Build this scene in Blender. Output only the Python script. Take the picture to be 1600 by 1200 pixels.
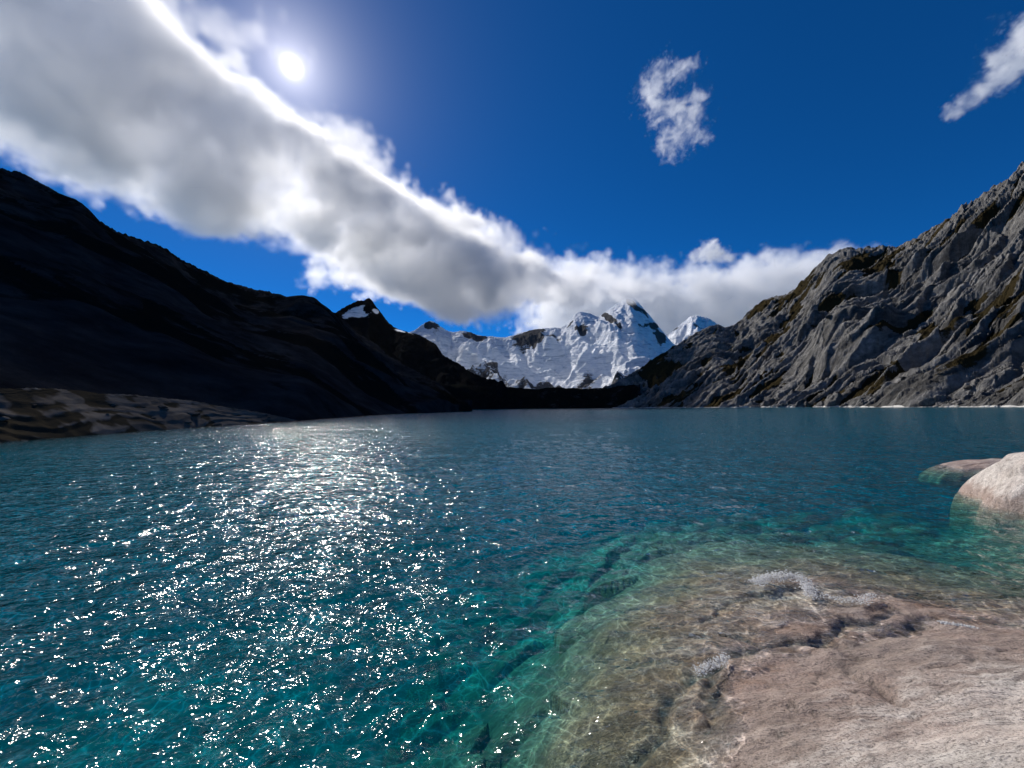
import bpy, bmesh, math, random
import numpy as np
from mathutils import Matrix, Vector

sc = bpy.context.scene
for o in list(bpy.data.objects):
    bpy.data.objects.remove(o)
COL = sc.collection
random.seed(4)

# ------------------------------------------------------------------ camera
CAM_H = 2.8
FPX = 600.0                       # focal length in pixels of a 1600 px wide frame
PITCH = math.atan(37.7 / FPX)
ROLL = 0.009
fwd = Vector((0, math.cos(PITCH), math.sin(PITCH)))
up0 = Vector((0, -math.sin(PITCH), math.cos(PITCH)))
rgt0 = Vector((1, 0, 0))
rgt = (rgt0 * math.cos(ROLL) - up0 * math.sin(ROLL)).normalized()
upv = (up0 * math.cos(ROLL) + rgt0 * math.sin(ROLL)).normalized()
cam_d = bpy.data.cameras.new('camera')
cam_d.sensor_fit = 'HORIZONTAL'
cam_d.sensor_width = 36.0
cam_d.lens = 36.0 * FPX / 1600.0
cam_d.clip_start = 0.05
cam_d.clip_end = 40000
cam = bpy.data.objects.new('camera', cam_d)
COL.objects.link(cam)
M = Matrix((rgt, upv, -fwd)).transposed().to_4x4()
M.translation = Vector((0, 0, CAM_H))
cam.matrix_world = M
sc.camera = cam

def pdir(px, py):
    """view direction of a spot of the photograph, numpy friendly; returns x, y, z"""
    px = np.asarray(px, float); py = np.asarray(py, float)
    a = (px - 800.0) / FPX; b = (600.0 - py) / FPX
    return (fwd.x + rgt.x * a + upv.x * b, fwd.y + rgt.y * a + upv.y * b, fwd.z + rgt.z * a + upv.z * b)

def proj(X, Y, Z):
    q = (X, Y, Z - CAM_H)
    f = sum(a * b for a, b in zip(q, fwd)); r_ = sum(a * b for a, b in zip(q, rgt)); u_ = sum(a * b for a, b in zip(q, upv))
    return 800 + FPX * r_ / f, 600 - FPX * u_ / f
def on_z(px, py, z=0.0):
    d = pdir(px, py)
    t = (z - CAM_H) / d[2]
    return d[0] * t, d[1] * t

# ------------------------------------------------------------------ light
sd = pdir(456, 104)
SUN = Vector((float(sd[0]), float(sd[1]), float(sd[2]))).normalized()
SUN_EL = math.asin(SUN.z)
SUN_AZ = math.atan2(SUN.x, SUN.y)          # clockwise from +Y
sun_d = bpy.data.lights.new('sun', 'SUN')
sun_d.energy = 5.0
sun_d.angle = math.radians(0.53)
sun_d.color = (1.0, 0.95, 0.88)
sun = bpy.data.objects.new('sun', sun_d)
COL.objects.link(sun)
sun.rotation_euler = SUN.to_track_quat('Z', 'Y').to_euler()

world = bpy.data.worlds.new('World')
sc.world = world
world.use_nodes = True
wn = world.node_tree; wn.nodes.clear()
def N(nt, kind, **kw):
    n = nt.nodes.new(kind)
    for k, v in kw.items():
        if k.startswith('i_'):
            key = k[2:]
            key = int(key) if key.isdigit() else key
            n.inputs[key].default_value = v
        else:
            setattr(n, k, v)
    return n
def L(nt, a, b): nt.links.new(a, b)
sky = N(wn, 'ShaderNodeTexSky', sky_type='NISHITA')
sky.sun_disc = False
sky.sun_elevation = SUN_EL
sky.sun_rotation = SUN_AZ
sky.altitude = 4600
sky.air_density = 1.0
sky.dust_density = 0.15
sky.ozone_density = 4.0
grade = N(wn, 'ShaderNodeMix', data_type='RGBA', blend_type='MULTIPLY')
grade.inputs[0].default_value = 1.0
grade.inputs[7].default_value = (0.05, 0.56, 1.0, 1)
L(wn, sky.outputs[0], grade.inputs[6])
bg = N(wn, 'ShaderNodeBackground'); bg.inputs[1].default_value = 0.10
L(wn, grade.outputs[2], bg.inputs[0])
# the bright air round the sun
tc = N(wn, 'ShaderNodeTexCoord')
dot = N(wn, 'ShaderNodeVectorMath', operation='DOT_PRODUCT'); dot.inputs[1].default_value = SUN
L(wn, tc.outputs['Generated'], dot.inputs[0])
ac = N(wn, 'ShaderNodeMath', operation='ARCCOSINE'); L(wn, dot.outputs['Value'], ac.inputs[0])
def expo(scale_deg, amp):
    m = N(wn, 'ShaderNodeMath', operation='MULTIPLY'); m.inputs[1].default_value = -1 / math.radians(scale_deg)
    L(wn, ac.outputs[0], m.inputs[0])
    e = N(wn, 'ShaderNodeMath', operation='EXPONENT'); L(wn, m.outputs[0], e.inputs[0])
    q = N(wn, 'ShaderNodeMath', operation='MULTIPLY'); q.inputs[1].default_value = amp
    L(wn, e.outputs[0], q.inputs[0])
    return q
e1, e2, e3 = expo(2.6, 0.95), expo(7.0, 0.22), expo(0.24, 20.0)
es = N(wn, 'ShaderNodeMath', operation='ADD'); L(wn, e1.outputs[0], es.inputs[0]); L(wn, e2.outputs[0], es.inputs[1])
es2 = N(wn, 'ShaderNodeMath', operation='ADD'); L(wn, es.outputs[0], es2.inputs[0]); L(wn, e3.outputs[0], es2.inputs[1]); es = es2
bg2 = N(wn, 'ShaderNodeBackground'); bg2.inputs[0].default_value = (1, 0.95, 0.97, 1)
L(wn, es.outputs[0], bg2.inputs[1])
addw = N(wn, 'ShaderNodeAddShader'); L(wn, bg.outputs[0], addw.inputs[0]); L(wn, bg2.outputs[0], addw.inputs[1])
wo = N(wn, 'ShaderNodeOutputWorld'); L(wn, addw.outputs[0], wo.inputs[0])
world.cycles.sampling_method = 'MANUAL'
world.cycles.sample_map_resolution = 1024

vs = sc.view_settings
vs.view_transform = 'Standard'; vs.look = 'None'; vs.gamma = 1.0; vs.exposure = 0.0
vs.use_curve_mapping = False
sc.render.engine = 'CYCLES'
cy = sc.cycles
cy.use_denoising = True
try:
    cy.denoiser = 'OPENIMAGEDENOISE'
except Exception:
    pass
cy.max_bounces = 12
cy.diffuse_bounces = 2
cy.glossy_bounces = 3
cy.transmission_bounces = 4
cy.volume_bounces = 6
cy.transparent_max_bounces = 16
cy.volume_step_rate = 2.5
cy.volume_max_steps = 256
cy.sample_clamp_indirect = 6.0
cy.use_adaptive_sampling = True
cy.adaptive_threshold = 0.028
cy.adaptive_min_samples = 20

# ------------------------------------------------------------------ noise
def _hash(ix, iy, seed):
    h = (ix.astype(np.int64) * 374761393 + iy.astype(np.int64) * 668265263 + seed * 1442695041) & 0xFFFFFFFF
    h = ((h ^ (h >> 13)) * 1274126177) & 0xFFFFFFFF
    return h ^ (h >> 16)
def perlin(x, y, seed=0):
    x = np.asarray(x, float); y = np.asarray(y, float)
    xi = np.floor(x); yi = np.floor(y)
    fx = x - xi; fy = y - yi
    u = fx * fx * fx * (fx * (fx * 6 - 15) + 10); v = fy * fy * fy * (fy * (fy * 6 - 15) + 10)
    def g(ox, oy):
        a = (_hash(xi + ox, yi + oy, seed) % 4096) * (2 * math.pi / 4096)
        return np.cos(a) * (fx - ox) + np.sin(a) * (fy - oy)
    n0 = g(0, 0); n1 = g(1, 0); n2 = g(0, 1); n3 = g(1, 1)
    a = n0 + (n1 - n0) * u; b = n2 + (n3 - n2) * u
    return (a + (b - a) * v) * 1.5
def fbm(x, y, oct=5, seed=0, gain=0.5, lac=2.03):
    s = 0; a = 1.0
    for k in range(oct):
        s = s + a * perlin(x, y, seed + k * 17); x = x * lac + 3.1; y = y * lac - 1.7; a *= gain
    return s
def ridged(x, y, oct=5, seed=0, gain=0.5, lac=2.1):
    s = 0; a = 1.0; w = 1.0
    for k in range(oct):
        n = 1 - np.abs(perlin(x, y, seed + k * 13)); n = n * n * w
        s = s + a * n; w = np.clip(n * 1.6, 0, 1); x = x * lac + 5.3; y = y * lac + 2.9; a *= gain
    return s
def worley(x, y, seed=0):
    """distance to nearest and second nearest point, id of the nearest"""
    xi = np.floor(x); yi = np.floor(y)
    f1 = np.full(x.shape, 9.0); f2 = np.full(x.shape, 9.0); cid = np.zeros(x.shape)
    for ox in (-1, 0, 1):
        for oy in (-1, 0, 1):
            h = _hash(xi + ox, yi + oy, seed)
            jx = (h % 1024) / 1024.0; jy = ((h >> 10) % 1024) / 1024.0
            d = np.hypot(xi + ox + jx - x, yi + oy + jy - y)
            nearer = d < f1
            f2 = np.where(nearer, f1, np.minimum(f2, d))
            cid = np.where(nearer, ((h >> 20) % 1024) / 1024.0, cid)
            f1 = np.where(nearer, d, f1)
    return f1, f2, cid
def facets(x, y, seed=0, tilt=1.0):
    """broken blocks: every cell is a plane of its own height and lean"""
    xi = np.floor(x); yi = np.floor(y)
    f1 = np.full(x.shape, 9.0); hgt = np.zeros(x.shape)
    for ox in (-1, 0, 1):
        for oy in (-1, 0, 1):
            h = _hash(xi + ox, yi + oy, seed)
            dx = x - (xi + ox + (h % 1024) / 1024.0); dy = y - (yi + oy + ((h >> 10) % 1024) / 1024.0)
            d = np.maximum(np.abs(dx + 0.3 * dy), np.abs(dy - 0.3 * dx)) * 0.7 + 0.3 * np.hypot(dx, dy)
            c = ((h >> 20) % 1024) / 1024.0; k = ((h >> 5) % 512) / 512.0 - 0.5
            v = c + tilt * (k * dy - (0.15 + 0.5 * c) * dx)
            hgt = np.where(d < f1, v, hgt); f1 = np.minimum(f1, d)
    return hgt, f1
def sstep(a, b, x):
    t = np.clip((x - a) / (b - a), 0, 1); return t * t * (3 - 2 * t)

# ------------------------------------------------------------------ mesh helpers
def grid_mesh(name, X, Y, Z, mat, attrs=None, parent=None, flip=False):
    nr, nc = X.shape
    co = np.stack([X, Y, Z], -1).reshape(-1, 3).astype(np.float32)
    idx = np.arange(nr * nc).reshape(nr, nc)
    q = np.stack([idx[:-1, :-1], idx[:-1, 1:], idx[1:, 1:], idx[1:, :-1]], -1).reshape(-1, 4)
    if flip: q = q[:, ::-1]
    me = bpy.data.meshes.new(name)
    me.vertices.add(len(co)); me.vertices.foreach_set('co', co.ravel())
    me.loops.add(q.size); me.loops.foreach_set('vertex_index', q.ravel().astype(np.int32))
    me.polygons.add(len(q)); me.polygons.foreach_set('loop_start', (np.arange(len(q)) * 4).astype(np.int32))
    me.update(calc_edges=True)
    me.polygons.foreach_set('use_smooth', np.ones(len(q), bool))
    for k, a in (attrs or {}).items():
        at = me.attributes.new(k, 'FLOAT', 'POINT')
        at.data.foreach_set('value', np.asarray(a, np.float32).ravel())
    me.materials.append(mat)
    me.update()
    o = bpy.data.objects.new(name, me); COL.objects.link(o)
    if parent: o.parent = parent
    return o
def tag(o, label=None, cat=None, group=None, kind=None):
    if label: o['label'] = label
    if cat: o['category'] = cat
    if group: o['group'] = group
    if kind: o['kind'] = kind
    return o

# ------------------------------------------------------------------ materials
def new_mat(name):
    m = bpy.data.materials.new(name); m.use_nodes = True
    nt = m.node_tree; nt.nodes.clear()
    out = N(nt, 'ShaderNodeOutputMaterial')
    return m, nt, out
def noise(nt, vec, scale, detail=4, rough=0.55, dist=0.0):
    n = N(nt, 'ShaderNodeTexNoise'); n.inputs['Scale'].default_value = scale
    n.inputs['Detail'].default_value = detail; n.inputs['Roughness'].default_value = rough
    n.inputs['Distortion'].default_value = dist
    if vec is not None: L(nt, vec, n.inputs['Vector'])
    return n.outputs[0]
def ramp(nt, fac, stops):
    r = N(nt, 'ShaderNodeValToRGB'); L(nt, fac, r.inputs[0])
    e = r.color_ramp.elements
    while len(e) < len(stops): e.new(0.5)
    for k, (p, c) in enumerate(stops):
        e[k].position = p; e[k].color = (c if len(c) == 4 else (*c, 1)) if not isinstance(c, (int, float)) else (c, c, c, 1)
    return r.outputs[0]
def mix(nt, fac, a, b, mode='MIX'):
    m = N(nt, 'ShaderNodeMix', data_type='RGBA', blend_type=mode)
    for s, v in ((0, fac), (6, a), (7, b)):
        if isinstance(v, bpy.types.NodeSocket): L(nt, v, m.inputs[s])
        elif isinstance(v, (int, float)) and s == 0: m.inputs[0].default_value = v
        else: m.inputs[s].default_value = (*v, 1) if len(v) == 3 else v
    return m.outputs[2]
def math_(nt, op, a, b=None, clamp=False):
    m = N(nt, 'ShaderNodeMath', operation=op); m.use_clamp = clamp
    for s, v in ((0, a), (1, b)):
        if v is None: continue
        if isinstance(v, bpy.types.NodeSocket): L(nt, v, m.inputs[s])
        else: m.inputs[s].default_value = v
    return m.outputs[0]
def attr(nt, name):
    a = N(nt, 'ShaderNodeAttribute'); a.attribute_name = name
    return a.outputs['Fac']
def mapping(nt, scale=(1, 1, 1), rot=(0, 0, 0)):
    g = N(nt, 'ShaderNodeNewGeometry'); m = N(nt, 'ShaderNodeMapping')
    m.inputs['Scale'].default_value = scale; m.inputs['Rotation'].default_value = rot
    L(nt, g.outputs['Position'], m.inputs[0])
    return m.outputs[0]
def finish(nt, out, col, rough=0.85, bump=None, bdist=0.1, bstr=1.0, spec=0.25):
    p = N(nt, 'ShaderNodeBsdfPrincipled')
    if isinstance(col, bpy.types.NodeSocket): L(nt, col, p.inputs['Base Color'])
    else: p.inputs['Base Color'].default_value = (*col, 1)
    if isinstance(rough, bpy.types.NodeSocket): L(nt, rough, p.inputs['Roughness'])
    else: p.inputs['Roughness'].default_value = rough
    p.inputs['Specular IOR Level'].default_value = spec
    if bump is not None:
        b = N(nt, 'ShaderNodeBump'); b.inputs['Distance'].default_value = bdist; b.inputs['Strength'].default_value = bstr
        L(nt, bump, b.inputs['Height']); L(nt, b.outputs[0], p.inputs['Normal'])
    L(nt, p.outputs[0], out.inputs[0])
    return p

def mat_slope(name, rock_lo, rock_hi, grass_a, grass_b, streak=(0.02, 0.1, 0.05), scale=1.0, ring=False, bd=1.5, spec=0.0):
    """bare rock with grass where the attribute 'grass' is high, pale ring at the waterline"""
    m, nt, out = new_mat(name)
    v = mapping(nt, streak)
    n1 = noise(nt, v, 1.0 * scale, 8, 0.62, 0.4)
    v2 = mapping(nt)
    n2 = noise(nt, v2, 0.12 * scale, 6, 0.65)
    rock = ramp(nt, n1, [(0.3, rock_lo), (0.7, rock_hi)])
    rock = mix(nt, ramp(nt, n2, [(0.35, 0.0), (0.7, 0.75)]), rock, tuple(c * 0.55 for c in rock_lo))
    if ring:
        rock = mix(nt, 0.85, rock, ramp(nt, attr(nt, 'tone'), [(0.15, 0.45), (0.5, 0.95), (0.85, 1.25)]), 'MULTIPLY')
    grass = mix(nt, n2, grass_a, grass_b)
    g = math_(nt, 'ADD', attr(nt, 'grass'), math_(nt, 'MULTIPLY', math_(nt, 'SUBTRACT', n2, 0.5), 0.9))
    gf = ramp(nt, g, [(0.42, 0.0), (0.58, 1.0)])
    col = mix(nt, gf, rock, grass)
    if ring:
        sep = N(nt, 'ShaderNodeSeparateXYZ'); L(nt, v2, sep.inputs[0])
        z = math_(nt, 'ADD', math_(nt, 'ADD', sep.outputs[2], math_(nt, 'MULTIPLY', n1, -1.6)), math_(nt, 'MULTIPLY', math_(nt, 'SUBTRACT', noise(nt, v2, 0.035, 3, 0.6), 0.46), 9.0))
        rf = ramp(nt, math_(nt, 'MULTIPLY', z, 0.5), [(0.30, 1.0), (0.42, 0.0)])
        col = mix(nt, rf, col, (0.62, 0.6, 0.56))
    hb = math_(nt, 'ADD', n1, math_(nt, 'MULTIPLY', noise(nt, v2, 0.5 * scale, 6, 0.7), 0.6))
    finish(nt, out, col, 1.0, hb, bd, 1.0, spec)
    return m

MAT_RIGHT = mat_slope('grey_slope_rock', (0.095, 0.093, 0.09), (0.28, 0.27, 0.255), (0.022, 0.018, 0.009), (0.05, 0.038, 0.019), (0.014, 0.10, 0.04), 1.2, True, 3.0)
MAT_LEFT = mat_slope('dark_shade_tinted_rock', (0.014, 0.014, 0.016), (0.050, 0.048, 0.048), (0.006, 0.0065, 0.006), (0.013, 0.013, 0.011), (0.03, 0.05, 0.08), 0.8, False, 1.5)  # dark rock and growth, darkened further so the colour carries the slopes' shade
MAT_SLAB = mat_slope('shore_slab_rock', (0.07, 0.062, 0.054), (0.165, 0.148, 0.132), (0.020, 0.018, 0.013), (0.045, 0.038, 0.028), (0.06, 0.10, 0.9), 1.0, False, 0.2)

def mat_snow(name='glacier_snow', rk=1.0):
    m, nt, out = new_mat(name)
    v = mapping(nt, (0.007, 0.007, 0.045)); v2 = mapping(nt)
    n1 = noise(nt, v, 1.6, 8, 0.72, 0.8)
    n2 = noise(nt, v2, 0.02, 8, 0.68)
    snow = ramp(nt, n1, [(0.34, (0.32, 0.38, 0.46)), (0.45, (0.68, 0.72, 0.77)), (0.58, (0.86, 0.87, 0.89))])  # grey-blue stop puts crevasse shading into the snow colour
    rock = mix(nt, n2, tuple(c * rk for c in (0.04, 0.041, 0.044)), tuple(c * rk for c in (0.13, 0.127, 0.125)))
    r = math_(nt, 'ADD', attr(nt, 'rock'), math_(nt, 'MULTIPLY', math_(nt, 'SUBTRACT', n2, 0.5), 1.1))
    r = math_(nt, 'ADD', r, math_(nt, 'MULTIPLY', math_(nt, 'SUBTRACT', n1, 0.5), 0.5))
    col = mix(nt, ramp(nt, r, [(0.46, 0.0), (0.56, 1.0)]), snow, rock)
    hb = math_(nt, 'ADD', n1, n2)
    finish(nt, out, col, 0.95, hb, 10.0, 0.9, 0.0)
    return m
MAT_SNOW = mat_snow(); MAT_SPUR = mat_snow('shade_painted_peak_rock', 0.13)  # spur copy: rock colour darkened to stand in for cloud shade

def mat_granite(name, wet=True, tone=1.0):
    m, nt, out = new_mat(name)
    v = mapping(nt); vs_ = mapping(nt, (1.0, 3.2, 2.0), (0, 0, math.radians(-24)))
    wob = N(nt, 'ShaderNodeVectorMath', operation='MULTIPLY_ADD'); wob.inputs[1].default_value = (0.5, 0.9, 0.5)
    wnz = N(nt, 'ShaderNodeTexNoise'); wnz.inputs['Scale'].default_value = 0.9; wnz.inputs['Detail'].default_value = 3; L(nt, v, wnz.inputs['Vector'])
    L(nt, wnz.outputs['Color'], wob.inputs[0]); L(nt, vs_, wob.inputs[2])
    big = noise(nt, v, 0.55, 5, 0.6)
    mid = noise(nt, wob.outputs[0], 1.8, 9, 0.70, 0.3)
    strk = noise(nt, wob.outputs[0], 6.5, 6, 0.72, 0.2)
    fine = noise(nt, v, 48.0, 3, 0.7)
    grain = noise(nt, v, 120.0, 2, 0.6)
    T_ = lambda r, g, b: (r * tone, g * tone, b * tone)
    c = ramp(nt, mid, [(0.30, T_(0.15, 0.125, 0.11)), (0.48, T_(0.32, 0.285, 0.255)), (0.70, T_(0.46, 0.425, 0.39))])
    c = mix(nt, ramp(nt, big, [(0.42, 0.0), (0.62, 0.6)]), c, T_(0.37, 0.28, 0.24))
    c = mix(nt, ramp(nt, strk, [(0.34, 0.75), (0.47, 0.0)]), c, (0.10, 0.085, 0.075))
    c = mix(nt, ramp(nt, fine, [(0.38, 0.75), (0.5, 0.0)]), c, (0.075, 0.065, 0.06))
    c = mix(nt, ramp(nt, grain, [(0.56, 0.0), (0.66, 0.5)]), c, T_(0.60, 0.56, 0.51))
    rough = 0.8
    if wet:
        sep = N(nt, 'ShaderNodeSeparateXYZ'); L(nt, v, sep.inputs[0])
        w = math_(nt, 'ADD', sep.outputs[2], math_(nt, 'MULTIPLY', math_(nt, 'SUBTRACT', mid, 0.5), 0.7))
        wf = ramp(nt, math_(nt, 'ADD', w, 0.2), [(0.40, 1.0), (0.62, 0.0)])
        c = mix(nt, math_(nt, 'MULTIPLY', wf, 0.8), c, mix(nt, 0.9, c, (0.58, 0.46, 0.40), 'MULTIPLY'))
        r_ = N(nt, 'ShaderNodeMapRange'); L(nt, wf, r_.inputs[0]); r_.inputs[3].default_value = 0.8; r_.inputs[4].default_value = 0.38
        rough = r_.outputs[0]
        und = N(nt, 'ShaderNodeMapRange'); L(nt, w, und.inputs[0]); und.inputs[1].default_value = 0.02; und.inputs[2].default_value = -0.22; und.inputs[3].default_value = 0.0; und.inputs[4].default_value = 0.85
        c = mix(nt, und.outputs[0], c, mix(nt, 1.0, c, (0.80, 0.58, 0.33), 'MULTIPLY'))      # brown growth on the drowned rock
        c = mix(nt, attr(nt, 'crack'), c, (0.014, 0.015, 0.015))
    hb = math_(nt, 'ADD', math_(nt, 'MULTIPLY', mid, 0.9), math_(nt, 'MULTIPLY', fine, 0.16))
    hb = math_(nt, 'ADD', hb, math_(nt, 'MULTIPLY', strk, 0.35))
    finish(nt, out, c, rough, hb, 0.07, 1.0, 0.35)
    return m
MAT_GRANITE = mat_granite('pink_granite', True, 1.45)
MAT_BOULDER = mat_granite('pale_granite', True, 1.7)

def mat_bed():
    m, nt, out = new_mat('lake_bed_rock')
    v = mapping(nt)
    n1 = noise(nt, v, 0.45, 6, 0.65); n2 = noise(nt, v, 2.5, 5, 0.6)
    c = ramp(nt, n1, [(0.38, (0.10, 0.11, 0.10)), (0.5, (0.30, 0.30, 0.26)), (0.66, (0.50, 0.50, 0.44))])
    c = mix(nt, ramp(nt, n2, [(0.3, 0.6), (0.5, 0.0)]), c, (0.07, 0.075, 0.07))
    finish(nt, out, c, 0.9, n2, 0.15, 1.0)
    return m
MAT_BED = mat_bed()

# ------------------------------------------------------------------ mountains
def interp(pts, x, k):
    a = np.array(pts, float); return np.interp(x, a[:, 0], a[:, k])
def smooth(a, n):
    k = np.hanning(n + 2)[1:-1]; k /= k.sum()
    return np.convolve(np.pad(a, n // 2, mode='edge'), k, mode='valid')[:len(a)]
def blur(a, k=2):
    for _ in range(k):
        p = np.pad(a, 1, mode='edge')
        a = (p[:-2, 1:-1] + 2 * p[1:-1, 1:-1] + p[2:, 1:-1]) / 4
        p = np.pad(a, 1, mode='edge')
        a = (p[1:-1, :-2] + 2 * p[1:-1, 1:-1] + p[1:-1, 2:]) / 4
    return a
def ridge(name, prof, base, ncol, nrow, nback, mat, disp, shape=lambda t: t, jag=1.5, jagf=0.08, zb=-4.0, attrs=None, back=0.6, seed=1, rowpow=1.0, sm=9, soft=1):
    """mountain whose crest passes prof = (px, py, range) and whose foot lies at base = (px, range)"""
    px = np.linspace(prof[0][0], prof[-1][0], ncol)
    py = interp(prof, px, 1)
    py = smooth(py, 2 * (ncol // 50) + 1)
    R = smooth(interp(prof, px, 2), 2 * (ncol // 30) + 1)
    B = smooth(interp(base, px, 1), 2 * (ncol // 60) + 1)
    d = pdir(px, py); hl = np.hypot(d[0], d[1])
    ux, uy, te = d[0] / hl, d[1] / hl, d[2] / hl
    h = CAM_H + R * te
    s = np.concatenate([np.linspace(0, 1, nrow) ** rowpow, 1 + np.linspace(0, 1, nback + 1)[1:]])
    T = np.repeat(s[:, None], ncol, 1)
    t1 = np.clip(T, 0, 1); t2 = np.clip(T - 1, 0, 1)
    rng = B + (R - B) * t1 + (R * back * 0.5) * t2
    z = zb + (h - zb) * shape(t1) - (h - zb) * 0.55 * t2 + jag * fbm(np.repeat(px[None, :], len(s), 0) * jagf, T * 45.0 + seed, 4, seed) * (R / FPX) * sstep(0.70, 0.97, t1) * (1 - t2)
    X = rng * ux; Y = rng * uy
    PX = np.repeat(px[None, :], len(s), 0)
    dz, at = disp(X, Y, z, t1, t2, PX); dz = blur(dz, soft)
    env = sstep(0.0, 0.06, t1) * (1 - 0.86 * sstep(0.72, 1.0, t1)) 
    env = np.where(T > 1, 0.14 + 0.86 * sstep(0, 0.3, t2), env)
    z = z + dz * env
    if '_fine' in at: z = z + at.pop('_fine') * sstep(0.0, 0.03, t1) * (1 - 0.55 * sstep(0.9, 1.0, t1))
    o = grid_mesh(name, X, Y, z, mat, at)
    o['kind'] = 'structure'
    return o, (X, Y, z, t1)

# right valley wall: ribs of bare rock running down the fall line
def disp_right(X, Y, z, t1, t2, PX):
    wa = 60 * fbm(X / 420, Y / 420, 3, 5)
    wb = 14 * fbm(X / 90, Y / 90, 3, 6)
    a = Y + wa + wb + 0.16 * X; b = X + 40 * fbm(X / 200, Y / 200, 2, 8)
    f1, f2, c1 = worley(a / 95, b / 260, 3)
    w1 = np.sqrt(np.clip(1 - (f1 * 1.15) ** 2, 0, 1)) * (0.45 + c1)
    g1, g2, c2 = worley(a / 36 + 7, b / 105, 4)
    w2 = np.sqrt(np.clip(1 - (g1 * 1.15) ** 2, 0, 1)) * (0.35 + c2)
    k1, k2, c3 = worley(a / 13 + 3, b / 34, 9)
    w3 = np.sqrt(np.clip(1 - (k1 * 1.1) ** 2, 0, 1)) * (0.2 + c3)
    rr = ridged(a / 190, b / 700, 4, 11)
    # steep steps facing the near side
    def saw_(L_, amp, seed, st):
        k = (a / L_ + amp * fbm(X / (2.2 * L_), Y / (2.2 * L_), 3, seed)) % 1.0
        return np.minimum(k / st, (1 - k) / (1 - st))
    saw = saw_(150, 0.7, 21, 0.13); saw2 = saw_(58, 0.8, 22, 0.14); saw3 = saw_(21, 0.9, 23, 0.16)
    fa, _ = facets(a / 48, b / 150, 71); fb, _ = facets(a / 17, b / 85, 72); fc, _ = facets(a / 7, b / 32, 73)
    far = sstep(1290, 1190, PX)       # the broken far flank carries finer, rounder relief
    gate = 0.35 + 0.65 * sstep(-0.25, 0.25, fbm(X / 170, Y / 170, 2, 44))
    sc_ = np.clip(np.hypot(X, Y) / 900, 0.45, 1.3)
    fd, _ = facets(a / 3.6, b / 10, 74)
    dz = (24 * (rr - 0.9) + 6 * w1 + 3 * w2 + 40 * saw * (1 - 0.75 * far) * gate + 15 * saw2 * (1 - 0.3 * far) + 4 * saw3 + 9 * fa - 44) * sc_
    fine = (6.5 * fb * (0.4 + gate) + 3.8 * fc + 1.4 * fd - 5.2) * sc_ + 2.0 * fbm(X / 11, Y / 11, 5, 14, 0.6)
    low = -(0.5 * w1 + 0.35 * w2 + 0.5 * saw2 + 0.3 * fa + 0.25 * fb) + 0.55 * fbm(X / 110, Y / 110, 3, 31) - 0.8 * sstep(0.12, 0.0, t1)
    q0, q1 = np.quantile(low, 0.60), np.quantile(low, 0.82)
    grass = np.clip((low - q0) / (q1 - q0), 0, 1)
    tone = np.clip(0.5 + 0.55 * (fb - 0.5) + 0.5 * (fc - 0.5) + 0.25 * (fa - 0.5), 0, 1)
    return dz, {'grass': grass, 'tone': tone, '_fine': fine}
prof_r = [(930, 609, 1380), (960, 596, 1430), (1000, 572, 1480), (1030, 553, 1500), (1060, 536, 1520), (1095, 517, 1560), (1112, 508, 1580), (1122, 507, 1590), (1135, 513, 1600), (1150, 506, 1640),
          (1165, 492, 1680), (1185, 473, 1700), (1205, 461, 1690), (1218, 464, 1650), (1240, 452, 1620), (1262, 434, 1600), (1290, 404, 1570), (1305, 392, 1560), (1320, 385, 1550), (1345, 387, 1540), (1380, 385, 1500),
          (1410, 379, 1470), (1440, 366, 1430), (1500, 326, 1360), (1560, 290, 1290), (1600, 261, 1240), (1680, 205, 1150), (1780, 140, 1050)]
base_r = [(930, 1250), (960, 1220), (1020, 1130), (1060, 1010), (1100, 880), (1125, 800), (1200, 740), (1300, 640), (1400, 570), (1500, 525), (1600, 490), (1780, 450)]
RIGHT, rgeo = ridge('right_mountain', prof_r, base_r, 840, 500, 20, MAT_RIGHT, disp_right, lambda t: 0.75 * t + 0.25 * t * t, 2.2, 0.11, -5.0, seed=3, rowpow=1.35, soft=2)
tag(RIGHT, 'sunlit grey ribbed rock slope rising steeply along the right shore')

# left valley wall
def disp_left(X, Y, z, t1, t2, PX):
    a = Y + 30 * fbm(X / 200, Y / 200, 3, 5); b = X
    f1, f2, c1 = worley(a / 60, b / 90, 13)
    w1 = np.sqrt(np.clip(1 - (f1 * 1.15) ** 2, 0, 1)) * (0.3 + c1)
    g1, g2, c2 = worley(a / 20, b / 30, 14)
    w2 = np.sqrt(np.clip(1 - (g1 * 1.15) ** 2, 0, 1)) * (0.3 + c2)
    s_ = np.clip(np.hypot(X, Y) / 500, 0.15, 1.6)
    dz = (10 * w1 + 4 * w2 + 22 * (ridged(X / 260, Y / 260, 5, 3) - 0.9) - 8) * s_
    grass = np.clip(1.25 - 0.6 * w1 - 0.35 * w2 + 0.3 * fbm(X / 70, Y / 70, 3, 9) - 0.12, 0, 1)
    return dz, {'grass': grass}
prof_l = [(-260, 190, 480), (-120, 240, 540), (-40, 262, 580), (0, 275, 600), (40, 291, 610), (90, 315, 625), (120, 324, 640), (150, 343, 650), (190, 366, 660), (225, 377, 670), (258, 389, 690), (290, 412, 700), (340, 437, 720),
          (400, 459, 750), (440, 467, 780), (480, 475, 820), (505, 482, 840), (522, 488, 850), (536, 500, 855), (550, 519, 860), (575, 534, 850), (610, 552, 830), (650, 580, 760), (690, 608, 640), (715, 627, 520), (738, 643, 372)]
base_l = [(-260, 62), (0, 66), (150, 74), (300, 88), (420, 100), (480, 104), (560, 150), (620, 205), (680, 270), (715, 330), (738, 368)]
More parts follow.
